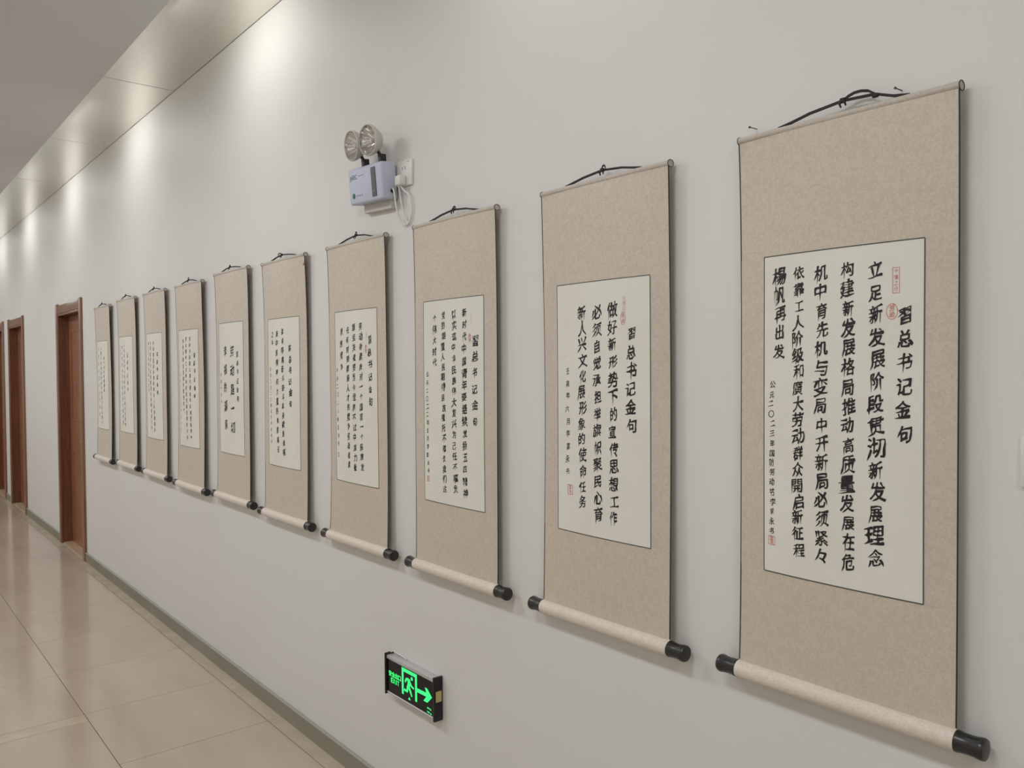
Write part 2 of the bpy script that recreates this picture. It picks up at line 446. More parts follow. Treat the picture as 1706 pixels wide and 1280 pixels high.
def brush(ch, rnd, weight=0.018, detail=True):
    """outline of one character re-cut as brush strokes: tapered tails, heavy heads, rising horizontals"""
    g_ = _gl.get(ch)
    if not g_: return []
    E_, cy = em()
    P, c, s = g_
    out = []
    amp = 0.044 if detail else 0.02
    sx, sy, sz = rnd.random()*50, rnd.random()*50, rnd.random()*50
    shear = 0.17 + rnd.uniform(-0.05, 0.06); scl = rnd.uniform(0.86, 1.05); ang = rnd.uniform(-0.05, 0.03)
    squeeze = rnd.uniform(0.74, 0.95)
    for poly in P:
        q = [Vector(((p.x-c[0])/E_, (p.y-cy)/E_)) for p in poly]
        # offset to brush weight
        nq = len(q); o = []
        area_ = sum(q[i].cross(q[(i+1) % nq]) for i in range(nq))/2
        for i in range(nq):
            a, b, d = q[i-1], q[i], q[(i+1) % nq]
            e1, e2 = (b-a), (d-b)
            if e1.length < 1e-6 or e2.length < 1e-6: o.append(b.copy()); continue
            e1.normalize(); e2.normalize()
            n1, n2 = Vector((e1.y, -e1.x)), Vector((e2.y, -e2.x))
            nn = n1+n2
            if nn.length < 1e-3: o.append(b.copy()); continue
            nn.normalize(); k_ = min(1.6, 1/max(0.5, nn.dot(n1)))
            wv = weight*(0.35 + 2.2*max(0, min(1, 0.5+1.1*noise.noise(Vector((b.x*3.2+sx, b.y*3.2+sy, sz+4))))))*(1.15 if abs(e1.y) > 0.8 else 0.85)
            o.append(b - nn*k_*wv*SGN)
        # stroke ends
        for i in range(nq):
            a, b, d, e = (i-1) % nq, i, (i+1) % nq, (i+2) % nq
            el = (q[d]-q[b]).length
            if not (0.03 < el < 0.14): continue
            v1, v2 = q[b]-q[a], q[e]-q[d]
            if v1.length < el*1.1 or v2.length < el*1.1: continue
            if v1.normalized().dot(v2.normalized()) > -0.75: continue
            dr = v1.normalized(); mid = (o[b]+o[d])/2
            if dr.y < -0.75: f, ex = 0.15, 0.075
            elif dr.y < -0.25 and dr.x < 0: f, ex = 0.10, 0.085
            elif dr.y < -0.25 and dr.x > 0: f, ex = 1.45, 0.05
            elif dr.x > 0.7: f, ex = 1.45, 0.0
            elif dr.x < -0.7: f, ex = 0.40, 0.04
            else: f, ex = 1.40, 0.01
            f *= rnd.uniform(0.8, 1.2)
            o[b] = mid + (o[b]-mid)*f + dr*ex; o[d] = mid + (o[d]-mid)*f + dr*ex
            if dr.x > 0.7:                     # pressed end of a horizontal: drop one corner
                lo_ = b if o[b].y < o[d].y else d
                o[lo_] = o[lo_] + Vector((0.02, -0.012))
            if dr.y > 0.75:                    # slanted head of a vertical
                l_ = b if o[b].x < o[d].x else d
                o[l_] = o[l_] + Vector((-0.02, 0.022))
        # subdivide, warp, round
        r = []
        for i in range(nq):
            a, b = o[i], o[(i+1) % nq]
            ln = (b-a).length; ns = max(1, min(4, int(ln/0.16))) if detail else 1
            for k in range(ns): r.append(a.lerp(b, k/ns))
        w_ = []
        for p in r:
            nv = noise.noise_vector(Vector((p.x*2.6+sx, p.y*2.6+sy, sz)))
            nf = noise.noise_vector(Vector((p.x*11+sx, p.y*11+sy, sz+9)))
            w_.append(Vector((p.x+nv.x*amp*1.5+nf.x*0.010, p.y+nv.y*amp*1.5+nf.y*0.010)))
        if detail:
            cc = []
            m_ = len(w_)
            for i in range(m_):
                a, b = w_[i], w_[(i+1) % m_]
                cc += [a.lerp(b, 0.22), a.lerp(b, 0.78)]
            w_ = cc
        ca, sa = math.cos(ang), math.sin(ang)
        out.append([Vector(((p.x*ca-p.y*sa)*squeeze*scl, (p.x*sa+p.y*ca)*scl + shear*p.x)) for p in w_])
    return out
SGN = -1
def fill(polys):
    """triangles of the union of the outlines (non-zero winding)"""
    V, Ed = [], []
    for p in polys:
        if len(p) < 3: continue
        n_ = len(V); k_ = len(p); V += p
        Ed += [(n_+i, n_+(i+1) % k_) for i in range(k_)]
    if not Ed: return [], []
    vs, es, fs, ov, oe, of = delaunay_2d_cdt(V, Ed, [], 0, 1e-6)
    if not fs: return [], []
    P_ = np.array([(v.x, v.y) for v in V]); E_ = np.array(Ed)
    T_ = np.array([(v.x, v.y) for v in vs]); C_ = T_[np.array([f[:3] for f in fs])].mean(axis=1)
    a, b = P_[E_[:, 0]][None], P_[E_[:, 1]][None]; c = C_[:, None, :]
    side = (b[..., 0]-a[..., 0])*(c[..., 1]-a[..., 1]) - (c[..., 0]-a[..., 0])*(b[..., 1]-a[..., 1])
    upw = (a[..., 1] <= c[..., 1]) & (b[..., 1] > c[..., 1]) & (side > 0)
    dnw = (a[..., 1] > c[..., 1]) & (b[..., 1] <= c[..., 1]) & (side < 0)
    wn = upw.sum(axis=1) - dnw.sum(axis=1)
    # contour direction of the source outlines: the dominant sign is solid
    sa = sum(sum(p[i].cross(p[(i+1) % len(p)]) for i in range(len(p))) for p in polys)
    keep = [tuple(f) for f, w_ in zip(fs, wn) if (w_ > 0 if sa > 0 else w_ < 0)]
    return vs, keep

def good_fill(ch, r_, wt, det):
    for k in range(6):
        P_ = brush(ch, r_, wt, detail=det)
        sa = sum(sum(p[i].cross(p[(i+1) % len(p)]) for i in range(len(p)))/2 for p in P_)
        tv, tf = fill(P_)
        fa = sum(abs((tv[b]-tv[a]).cross(tv[c]-tv[a]))/2 for a, b, c in tf)
        if fa < abs(sa)*1.12+0.004: return tv, tf
        wt *= 0.75
    return tv, tf

TITLE = '習总书记金句'
TEXTS = {
 0: {'t': TITLE, 'a': '立足新发展阶段贯沏新发展理念', 'b': '构建新发展格局推动高质量发展在危', 'c': '机中育先机与变局中开新局必须紧々', 'd': '依靠工人阶级和廣大劳动群众開启新征程', 'e': '楊帆再出发', 's': '公元二〇二三年国防劳动节李家永书'},
 1: {'t': TITLE, 'a': '做好新形势下的宣传思想工作', 'b': '必须自觉承担举旗帜聚民心育', 'c': '新人兴文化展形象的使命任务', 's': '壬寅年六月李富永书'},
 2: {'t': TITLE, 'a': '新时代中国青年要继续发扬五四精神', 'b': '以实现中华民族伟大复兴为己任不辜负', 'c': '党的期望人民期待民族重托不辜负我们这', 'd': '个伟大时代', 's': '公元二〇二二年五月李富永书'},
 3: {'t': TITLE, 'a': '劳动者素质对一个国家一个民族发', 'b': '展至关重要当今世界不过中国力量', 'c': '任何时刻都是人才的竞争劳动者素', 'd': '质的竞争', 's': '公元二〇二三年五月书'},
 4: {'t': TITLE, 'a': '幸福得靠奋斗奋斗本身就是幸福', 'b': '是中国精神和力量的重要基石', 'c': '之本', 's': '公元二〇二三年五月李家永书'},
 5: {'t': TITLE, 'A': '劳动是一切', 'B': '幸福的源泉', 's': '癸卯年五月'},
 6: {'t': TITLE, 'a': '在前进道路上我们要始终弘扬劳模精神', 'b': '劳动精神工匠精神营造劳动光荣的社会', 'c': '风尚和精益求精的敬业风气', 's': '公元二〇二三年五月书'},
 7: {'t': TITLE, 'a': '劳动模范是民族的精英人民的楷模是', 'b': '共和国的功臣要尊重劳动尊重知识尊', 'c': '重人才尊重创造的方针'},
 8: {'t': TITLE, 'a': '人民创造历史劳动开创未来劳动是推', 'b': '动人类社会进步的根本力量幸福', 'c': '不会从天'},
 9: {'a': '實干首先就要脚踏', 'b': '人世间的美好梦想只有通过诚实劳动', 'c': '才能实现生命里的辉煌'},
}
# columns: key -> (distance from the left edge, top, bottom) in metres on the mount
CO = {
0: {'t': (.359,.383,.638), 'a': (.308,.297,.875), 'b': (.253,.292,.890), 'c': (.198,.294,.889), 'd': (.146,.292,.883), 'e': (.102,.292,.479), 's': (.083,.523,.849)},
1: {'t': (.336,.384,.652), 'a': (.277,.323,.889), 'b': (.223,.328,.885), 'c': (.166,.326,.860), 's': (.107,.481,.780)},
2: {'t': (.353,.381,.671), 'a': (.301,.297,.895), 'b': (.247,.302,.886), 'c': (.188,.302,.893), 'd': (.136,.307,.484), 's': (.087,.496,.838)},
3: {'t': (.345,.362,.630), 'a': (.282,.313,.874), 'b': (.230,.315,.880), 'c': (.180,.324,.874), 'd': (.126,.324,.501), 's': (.084,.478,.798)},
4: {'t': (.312,.379,.664), 'a': (.240,.310,.877), 'b': (.177,.314,.869), 'c': (.124,.319,.384), 's': (.097,.481,.831)},
5: {'t': (.326,.406,.665), 'A': (.262,.371,.832), 'B': (.166,.371,.819), 's': (.094,.515,.680)},
6: {'t': (.340,.389,.657), 'a': (.276,.303,.883), 'b': (.213,.304,.887), 'c': (.160,.312,.736), 's': (.091,.503,.848)},
7: {'t': (.312,.377,.654), 'a': (.242,.313,.886), 'b': (.172,.310,.877), 'c': (.122,.313,.641)},
8: {'t': (.291,.376,.645), 'a': (.216,.308,.887), 'b': (.156,.320,.878), 'c': (.107,.323,.417)},
9: {'a': (.300,.380,.647), 'b': (.223,.305,.893), 'c': (.140,.303,.842)},
}
W, HS = 0.4488, 1.1517
SX = [-1.045, -1.688, -2.345, -2.986, -3.642, -4.270, -4.918, -5.579, -6.237, -6.907]
SZ = [0.488, 0.480, 0.479, 0.480, 0.483, 0.492, 0.481, 0.485, 0.485, 0.473]
PAPER = (0.063, 0.393, 0.264, 0.926)          # left, right, top, bottom on the mount
LABELS = [
 'hanging calligraphy scroll nearest the camera, biggest, with a long loose cord loop on top',
 'second hanging calligraphy scroll from the right, with a small red seal at lower left',
 'third hanging scroll from the right, first one below and right of the wall socket',
 'fourth hanging scroll from the right, directly below the emergency light',
 'fifth hanging scroll from the right, two long columns and a dark cord bow',
 'sixth hanging scroll from the right, with two columns of large bold characters',
 'seventh hanging scroll from the right, just left of the one with large bold characters',
 'third hanging scroll from the left end of the row, dense small writing on pinkish silk',
 'second hanging scroll from the left end of the row, pale faint writing',
 'leftmost and farthest hanging scroll, next to the nearest brown door']
all_chars = set('國安全出口EXITJyE C')
for T_ in TEXTS.values():
    for s_ in T_.values(): all_chars |= set(s_)
load_glyphs(all_chars)

def rod_profile(cx, cz, rx, rz, n=14):
    return [(cx + rx*math.cos(2*PI*k/n), cz + rz*math.sin(2*PI*k/n)) for k in range(n)]
def extrude_x(prof, x0, x1):
    n_ = len(prof); v = [(x0, a, b) for a, b in prof] + [(x1, a, b) for a, b in prof]
    f = [(k, (k+1) % n_, (k+1) % n_+n_, k+n_) for k in range(n_)] + [tuple(reversed(range(n_))), tuple(range(n_, 2*n_))]
    return v, f

def make_scroll(i):
    rnd = random.Random(40+i)
    root = empty('hanging_scroll', (SX[i], WALL_Y, CZ+SZ[i]))
    tag(root, LABELS[i], 'scroll', 'calligraphy scrolls along the corridor wall')
    A = rnd.uniform(0.007, 0.012); Bl = rnd.uniform(0.016, 0.022); Br = rnd.uniform(0.014, 0.020); ph = rnd.uniform(0, 6)
    def off(a, d):
        t = min(1, max(0, d/HS)); u = 2*a/W-1
        m = max(0.0, math.sin(PI*t))**0.65
        b = Bl if u < 0 else Br
        return 0.029 + 0.001*t + m*(A - b*u*u*(1+0.12*math.sin(5*t+ph))) 
    def P(a, d, e=0.0): return (a, -off(a, d)-e, -d)
    def sheet(name, m, a0, a1, d0, d1, e, nx, ny, th=0.0006):
        vs, fs = [], []
        for s_, ee in ((0, e), (1, e-th)):
            for j in range(ny+1):
                for k in range(nx+1):
                    vs.append(P(a0+(a1-a0)*k/nx, d0+(d1-d0)*j/ny, ee))
        n1 = (nx+1)*(ny+1)
        for j in range(ny):
            for k in range(nx):
                q_ = j*(nx+1)+k
                fs.append((q_, q_+nx+1, q_+nx+2, q_+1)); fs.append((n1+q_, n1+q_+1, n1+q_+nx+2, n1+q_+nx+1))
        ring = [k for k in range(nx+1)] + [j*(nx+1)+nx for j in range(1, ny+1)] + [ny*(nx+1)+k for k in range(nx-1, -1, -1)] + [j*(nx+1) for j in range(ny-1, 0, -1)]
        for q_, r_ in zip(ring, ring[1:]+ring[:1]): fs.append((q_, r_, r_+n1, q_+n1))
        o = obj(name, vs, fs, m, root)
        return shade(o, 50)
    pl, pr, pt, pb = PAPER
    sheet('silk_mount', 'silk', 0, W, 0.010, HS-0.012, 0, 18, 44)
    for a0, a1 in ((0.001, pl+0.002), (pr-0.002, W-0.001)):
        sheet('side_strip', 'silk_side', a0, a1, pt, pb, 0.0004, 4, 26, 0.0003)
    sheet('paper', 'paper', pl, pr, pt, pb, 0.0009, 14, 28, 0.0006)
    # thin dark line around the paper
    m_ = MB(); lw = 0.0010
    def strip(pa, pb_, n_, horiz):
        vs, fs = [], []
        for k in range(n_+1):
            a = pa[0]+(pb_[0]-pa[0])*k/n_; d = pa[1]+(pb_[1]-pa[1])*k/n_
            if horiz: vs += [P(a, d-lw, 0.0013), P(a, d+lw, 0.0013)]
            else: vs += [P(a-lw, d, 0.0013), P(a+lw, d, 0.0013)]
        for k in range(n_): fs.append((2*k, 2*k+1, 2*k+3, 2*k+2))
        m_.add(vs, fs)
    strip((pl, pt), (pr, pt), 28, True); strip((pl, pb), (pr, pb), 28, True)
    strip((pl, pt), (pl, pb), 40, False); strip((pr, pt), (pr, pb), 40, False)
    m_.build('paper_border', 'border', root)
    for a in (0.0, W):
        MB().tube([P(a, 0.012+(HS-0.03)*k/30, -0.0002) for k in range(31)], 0.0015, 6).build('edge_piping', 'piping', root)
    # rods
    v, f = extrude_x(rod_profile(-0.0215, -0.0065, 0.0105, 0.0085), 0.0, W)
    shade(obj('top_rod', v, f, 'silk_rod', root), 40)
    for a in (-0.0012, W-0.0002):
        v, f = extrude_x(rod_profile(-0.0215, -0.0065, 0.0107, 0.0087), a, a+0.0014)
        obj('rod_end', v, f, 'silk_rod', root)
        xe = a-0.0002 if a < 0 else a+0.0016
        MB().tube([(xe, p_, q_) for p_, q_ in rod_profile(-0.0215, -0.0065, 0.0108, 0.0088, 20)]+[(xe, -0.0215+0.0108, -0.0065)], 0.0010, 5).build('rod_rim', 'piping', root)
    R = 0.0185; ry = -0.0300; rz = -HS-0.004
    v, f = extrude_x(rod_profile(ry, rz, R+0.0006, R+0.0006, 28), -0.001, W+0.001)
    shade(obj('bottom_roller', v, f, 'silk_roller', root), 40)
    for s_ in (-1, 1):
        T = Matrix.Translation((0 if s_ < 0 else W, ry, rz)) @ Matrix.Rotation(s_*PI/2, 4, 'Y')
        prof = [(0.0178, 0.0008), (0.0192, 0.002), (0.0192, 0.006), (0.0180, 0.010), (0.0176, 0.022), (0.0180, 0.034), (0.0194, 0.040), (0.0196, 0.046), (0.0180, 0.0495), (0.011, 0.0508), (0.0, 0.0508)]
        MB().lathe(prof, 28, T).build('roller_knob', 'ebony', root, 40)
    # cord with its knot
    ca, cb, kz = 0.092, 0.362, 0.021+rnd.uniform(-0.002, 0.004)
    if i == 0: km, kz = 0.234, 0.026
    else: km = 0.225+rnd.uniform(-0.012, 0.012)
    y0 = -0.0225
    def flat(pts, wz, wy):
        wz *= 1.45
        m = MB(); vs, fs = [], []
        for p in pts:
            x_, y_, z_ = p; vs += [(x_, y_-wy, z_-wz), (x_, y_-wy, z_+wz), (x_, y_+wy, z_+wz), (x_, y_+wy, z_-wz)]
        for k in range(len(pts)-1):
            for c_ in range(4):
                a_ = 4*k+c_; b_ = 4*k+(c_+1) % 4; fs.append((a_, b_, b_+4, a_+4))
        fs += [(0, 1, 2, 3), (4*len(pts)-1, 4*len(pts)-2, 4*len(pts)-3, 4*len(pts)-4)]
        return m.add(vs, fs)
    pts = [(ca, y0, 0.0005), (ca+0.03, y0, 0.0055), ((ca+km)/2, y0, kz*0.55), (km, y0, kz*0.85)]
    pts2 = [(km, y0, kz*0.85), ((cb+km)/2, y0, kz*(0.70 if i == 0 else 0.58)), (cb-0.03, y0, 0.006), (cb, y0, 0.0005)]
    cd = flat(pts, 0.0017, 0.002).build('hanging_cord', 'cord', root)
    flat(pts2, 0.0017, 0.002).build('hanging_cord', 'cord', root)
    kn = MB(); T = Matrix.Translation((km, y0-0.001, kz*0.85))
    kn.bbox(-0.0055, 0.0055, -0.004, 0.004, -0.0045, 0.005, 0.002, 2, T)
    kn.tube([(km, y0-0.004, kz*0.8), (km-0.004, y0-0.007, kz*0.8-0.006), (km-0.001, y0-0.007, kz*0.8-0.013)], [0.0022, 0.0026, 0.0018], 6)
    kn.tube([(km, y0-0.004, kz*0.8), (km+0.006, y0-0.006, kz*0.8-0.004), (km+0.009, y0-0.007, kz*0.8-0.011)], [0.0022, 0.0024, 0.0016], 6)
    kn.build('cord_knot', 'cord', root, 60)
    if i == 0:
        lp = [(km, y0, 0.022), (km+0.010, y0, 0.028), (km+0.022, y0, 0.0315), (km+0.036, y0, 0.0315), (km+0.050, y0, 0.028), (km+0.064, y0, 0.018)]
        flat(lp, 0.0018, 0.0012).build('cord_loop', 'cord', root)
        kn = MB().bbox(km+0.058, km+0.070, y0-0.004, y0+0.003, 0.0115, 0.0195, 0.002, 2); kn.build('cord_knot', 'cord', root, 60)
    else:
        w_ = 0.010+rnd.uniform(0, 0.006); h_ = 0.008+rnd.uniform(0, 0.006); sg = -1 if i == 4 else 1
        if i == 4: w_ = 0.035
        lp = [(km+sg*w_*(1-math.cos(t_))/2*1.0, y0-0.003, kz*0.85+h_*math.sin(t_)) for t_ in [PI*k/8 for k in range(9)]]
        flat(lp, 0.0016, 0.0012).build('cord_loop', 'cord', root)
    # red label on the back of the right edge
    MB().box(W-0.030, W-0.0008, -0.0265, -0.0250, -0.052, -0.016).build('back_label', 'red_label', root)
    # writing
    vs, fs = [], []
    soft = i >= 6
    for key, txt in TEXTS[i].items():
        xa, d0, d1 = CO[i][key]
        n_ = len(txt)
        pitch_ = (d1-d0)/(n_-0.15)
        if key == 's': g_, wt = min(0.019, pitch_*0.80), 0.006
        elif key in 'AB': g_, wt = 0.056, 0.012
        elif key == 't': g_, wt = min(0.036, pitch_*0.78), 0.017
        else: g_, wt = min(0.034, pitch_*0.88), 0.013
        if i in (2, 3, 4) and key not in 's': g_ *= 0.88
        if i >= 6: g_ *= 0.82
        if i == 5 and key == 't': g_, wt = 0.028, 0.012
        if i in (0, 1) and key not in 'st': g_ = min(0.036, pitch_*0.90)
        if i >= 6 and key != 't': wt = 0.006
        if i == 8: wt = 0.004
        vs, fs = [], []
        for j, ch in enumerate(txt):
            r_ = random.Random(hash((i, key, j)) if False else i*7919 + ord(key)*131 + j*17)
            tv, tf = good_fill(ch, r_, wt, (i < 5 or key in 'AB'))
            n0_ = len(vs)
            gx = xa + r_.uniform(-0.0028, 0.0028); gd = d0 + pitch_*(j+0.42) + r_.uniform(-0.0012, 0.0012)
            gs = g_*r_.uniform(0.92, 1.08)
            for p in tv: vs.append(P(gx+p.x*gs, gd-p.y*gs, 0.0015))
            fs += [tuple(a_+n0_ for a_ in f_) for f_ in tf]
        wc = obj('signature_column' if key == 's' else 'writing_column', vs, fs, 'ink', root); wc['kind'] = 'stuff'
    # seals
    def ring(m, x0, x1, d0, d1, w_, oval=False):
        if oval:
            cx, cd_, rx, rd = (x0+x1)/2, (d0+d1)/2, (x1-x0)/2, (d1-d0)/2
            v_, f_ = [], []
            for k in range(24):
                a_ = 2*PI*k/24
                v_ += [P(cx+rx*math.cos(a_), cd_+rd*math.sin(a_), 0.0015), P(cx+(rx-w_)*math.cos(a_), cd_+(rd-w_)*math.sin(a_), 0.0015)]
            for k in range(24):
                a_, b_ = 2*k, 2*((k+1) % 24); f_.append((a_, a_+1, b_+1, b_))
            m.add(v_, f_)
        else:
            for (p, q_, s_, t_) in ((x0, x1, d0, d0+w_), (x0, x1, d1-w_, d1), (x0, x0+w_, d0+w_, d1-w_), (x1-w_, x1, d0+w_, d1-w_)):
                m.add([P(p, s_, 0.0015), P(q_, s_, 0.0015), P(q_, t_, 0.0015), P(p, t_, 0.0015)], [(0, 3, 2, 1)])
    def marks(m, txt, xa, d0, d1, g_):
        for j, ch in enumerate(txt):
            tv, tf = fill([[Vector((p.x, p.y)) for p in q_] for q_ in brush(ch, random.Random(j+i*3), 0.004, False)])
            cd_ = d0+(d1-d0)*(j+0.5)/len(txt)
            m.add([P(xa+p.x*g_, cd_-p.y*g_, 0.0016) for p in tv], tf)
    if i <= 3:
        s1 = {0: (.337, .350, .312, .360), 1: (.309, .318, .310, .350), 2: (.331, .340, .312, .353), 3: (.317, .325, .345, .378)}[i]
        m_ = MB()
        if i < 2: ring(m_, *s1, 0.0010 if i == 0 else 0.0006)
        marks(m_, '千里之行', (s1[0]+s1[1])/2, s1[2]+0.002, s1[3]-0.002, 0.009 if i == 0 else 0.008)
        m_.build('upper_seal', 'seal' if i == 0 else 'seal_pale', root)
        s2 = {0: (.326, .347, .378, .408), 1: (.302, .318, .348, .381), 2: (.322, .334, .377, .406), 3: (.312, .325, .396, .430)}[i]
        m_ = MB(); ring(m_, *s2, 0.0011, True)
        marks(m_, '劳动', (s2[0]+s2[1])/2, s2[2]+0.003, s2[3]-0.003, 0.012)
        m_.build('oval_seal', 'seal', root)
        s3 = {0: (.074, .091, .850, .869), 1: (.105, .126, .800, .827), 2: (.078, .095, .844, .862), 3: (.076, .092, .816, .835)}[i]
        m_ = MB(); ring(m_, *s3, 0.0016 if i == 1 else 0.0009)
        marks(m_, '富书' if i == 1 else '家永', (s3[0]+s3[1])/2, s3[2]+0.001, s3[3]-0.001, 0.012)
        m_.build('square_seal', 'seal', root)
    return root
load_glyphs(all_chars | set('千里之行劳动富书家永'))
for i in range(10): make_scroll(i)

# nails above the nearest scroll
for k, a in enumerate((0.026, 0.337)):
    r = empty('wall_nail', (SX[0]+a, WALL_Y, CZ+SZ[0]+0.019))
    MB().tube([(0, 0.001, 0.0), (0, -0.026, -0.001)], 0.0011, 8).tube([(0, -0.026, -0.001), (0, -0.0275, -0.001)], 0.0026, 10).build('nail_body', 'nail', r)
    tag(r, ['small steel nail above the left end of the nearest scroll', 'small steel nail above the right end of the nearest scroll'][k], 'nail', 'nails above the nearest scroll')

# ---------------------------------------------------------------- emergency twin-spot light
bx0, bx1 = -2.715, -2.475
er = empty('emergency_light', ((bx0+bx1)/2, WALL_Y, CZ+0.665), (math.radians(0), math.radians(2.6), 0))
tag(er, 'pale blue white battery emergency light box with two round spot heads on the wall', 'emergency light')
Tl = Matrix.Rotation(math.radians(6), 4, 'X')
hw = (bx1-bx0)/2
MB().bbox(-hw+0.03, hw-0.015, -0.024, 0.0, -0.098, -0.04, 0.003, 2).build('wall_bracket', 'lamp_back', er, 30)
Tb = Matrix.Translation((0, -0.0, 0)) @ Tl
body = MB().bbox(-hw, hw, -0.072, -0.010, -0.064, 0.066, 0.008, 3, Tb).build('body', 'lamp_body', er, 30)
MB().bbox(hw-0.070, hw-0.040, -0.0745, -0.070, -0.050, 0.052, 0.0012, 1, Tb).build('indicator_strip', 'lamp_dark', body)
mk = MB(); mk.lathe([(0.0, -0.0), (0.0022, 0.0)], 10, Tb @ Matrix.Translation((hw-0.055, -0.0748, -0.03)) @ Matrix.Rotation(PI/2, 4, 'X')); mk.build('indicator_lamp', 'white_plastic', body)
mk = MB(); mk.lathe([(0.010, 0.0), (0.010, 0.0006), (0, 0.0006)], 20, Tb @ Matrix.Translation((-hw+0.035, -0.0720, -0.033)) @ Matrix.Scale(1.0, 4) @ Matrix.Rotation(PI/2, 4, 'X')); mk.build('round_sticker', 'green_print', body)
def latin(txt, x0, z0, size, wt, mat_, parent, T, yy, gap=1.0, rise=0.0):
    vs, fs = [], []; x_ = x0
    E_, cy = em()
    for ch in txt:
        g_ = _gl.get(ch)
        if not g_: x_ += size*0.3; continue
        P_, c, s = g_
        polys = [[Vector(((p.x-c[0])/E_, (p.y-cy)/E_)) for p in q_] for q_ in P_]
        tv, tf = fill(polys); wd_ = s[0]/E_*size
        n0_ = len(vs)
        for p in tv: vs.append(tuple(T @ Vector((x_+wd_/2+p.x*size, yy, z0+p.y*size+rise*(x_-x0)))))
        fs += [tuple(a_+n0_ for a_ in f_) for f_ in tf]
        x_ += wd_ + size*0.08*gap
    return obj('lettering', vs, fs, mat_, parent)
latin('JyEEC', -hw+0.014, 0.034, 0.021, 0, 'purple_print', body, Tb, -0.0725)
mk = MB(); mk.box(-hw+0.076, -hw+0.118, -0.0724, -0.072, 0.034, 0.0355, Tb)
for k in range(3): mk.box(-hw+0.058+k*0.016, -hw+0.066+k*0.016, -0.0724, -0.072, -0.036, -0.0325, Tb)
mk.build('small_print', 'lamp_dark', body)
# cable outlet on the right side
mk = MB().lathe([(0.0085, 0.0), (0.0085, 0.003), (0.006, 0.004), (0.0, 0.004)], 16, Tb @ Matrix.Translation((hw, -0.032, -0.036)) @ Matrix.Rotation(PI/2, 4, 'Y')); mk.build('cable_gland', 'black', body)
# lamp heads
for k, (hx, hz) in enumerate(((-0.042, 0.141), (0.076, 0.141))):
    hr = Tb @ Matrix.Translation((hx, -0.085, hz)) @ Matrix.Rotation(math.radians(4 if k else -3), 4, 'Z') @ Matrix.Rotation(PI/2, 4, 'X')
    # local +Z points out of the wall
    shell = MB().lathe([(0.0, -0.045), (0.018, -0.044), (0.034, -0.036), (0.050, -0.012), (0.0545, 0.0), (0.0545, 0.006), (0.0515, 0.009), (0.0500, 0.007)], 40, hr, cap=False).build('lamp_head', 'lamp_shell', er, 40)
    mk = MB().lathe([(0.0500, 0.007), (0.046, -0.002), (0.036, -0.014), (0.022, -0.024), (0.009, -0.030), (0.0, -0.031)], 48, hr, cap=False,
                    flute=lambda j, q: 1 + (0.09 if (q % 4 < 2) else -0.03)*(1 if 0 < j < 5 else 0)); mk.build('reflector', 'chrome', shell)
    mk = MB().lathe([(0.0, -0.005), (0.007, -0.006), (0.009, -0.012), (0.007, -0.022), (0.004, -0.029)], 14, hr); mk.build('bulb', 'white_plastic', shell, 60)
    mk = MB().lathe([(0.0500, 0.0062), (0.036, 0.0100), (0.018, 0.0122), (0.0, 0.0128), (0.018, 0.0110), (0.036, 0.0088), (0.0496, 0.0050)], 40, hr, cap=False)
    mk.build('lens', 'lens', shell, 60)
    mk = MB().bbox(hx+0.010, hx+0.034, -0.062, -0.040, 0.064, 0.092, 0.003, 2, Tb)
    mk.tube([Tb @ Vector((hx+0.022, -0.055, 0.085)), Tb @ Vector((hx+0.012, -0.062, 0.106))], 0.006, 10)
    mk.build('swivel_joint', 'black', er, 40)

# socket with plug
so = empty('wall_socket', (-2.430, WALL_Y, CZ+0.676), (0, math.radians(2.0), 0))
tag(so, 'white square wall socket right of the emergency light', 'socket')
pl_ = MB().bbox(-0.048, 0.048, -0.010, 0.0, -0.045, 0.045, 0.003, 2).build('face_plate', 'white_plastic', so, 30)
mk = MB().box(-0.012, -0.009, -0.0104, -0.0098, 0.012, 0.022).box(0.006, 0.009, -0.0104, -0.0098, 0.012, 0.022)
mk.build('upper_holes', 'black', pl_)
mk = MB().box(0.02, 0.036, -0.0104, -0.0098, 0.034, 0.0385); mk.build('plate_mark', 'lamp_back', pl_)
pg = empty('power_plug', (-2.432, WALL_Y-0.010, CZ+0.655))
tag(pg, 'white plug in the wall socket, its white cable looping down from the light box', 'plug')
MB().bbox(-0.017, 0.017, -0.028, 0.0, -0.024, 0.010, 0.005, 3).build('plug_body', 'white_plastic', pg, 30)
def bez(P4, n_=14):
    a, b, c, d = [Vector(p) for p in P4]
    return [a*(1-t)**3 + b*3*t*(1-t)**2 + c*3*t*t*(1-t) + d*t**3 for t in [k/n_ for k in range(n_+1)]]
o0 = Vector((-2.432, WALL_Y-0.010, CZ+0.655))
c1 = bez([(-2.470, WALL_Y-0.032, CZ+0.626), (-2.446, WALL_Y-0.034, CZ+0.622), (-2.478, WALL_Y-0.022, CZ+0.54), (-2.440, WALL_Y-0.012, CZ+0.502)])
c2 = bez([(-2.440, WALL_Y-0.012, CZ+0.502), (-2.41, WALL_Y-0.006, CZ+0.476), (-2.372, WALL_Y-0.008, CZ+0.52), (-2.388, WALL_Y-0.010, CZ+0.572)])
c3 = bez([(-2.388, WALL_Y-0.010, CZ+0.572), (-2.398, WALL_Y-0.012, CZ+0.612), (-2.424, WALL_Y-0.016, CZ+0.602), (-2.430, WALL_Y-0.024, CZ+0.634)])
MB().tube([p-o0 for p in c1+c2[1:]+c3[1:]], 0.0034, 8).build('cable', 'cable', pg, 60)
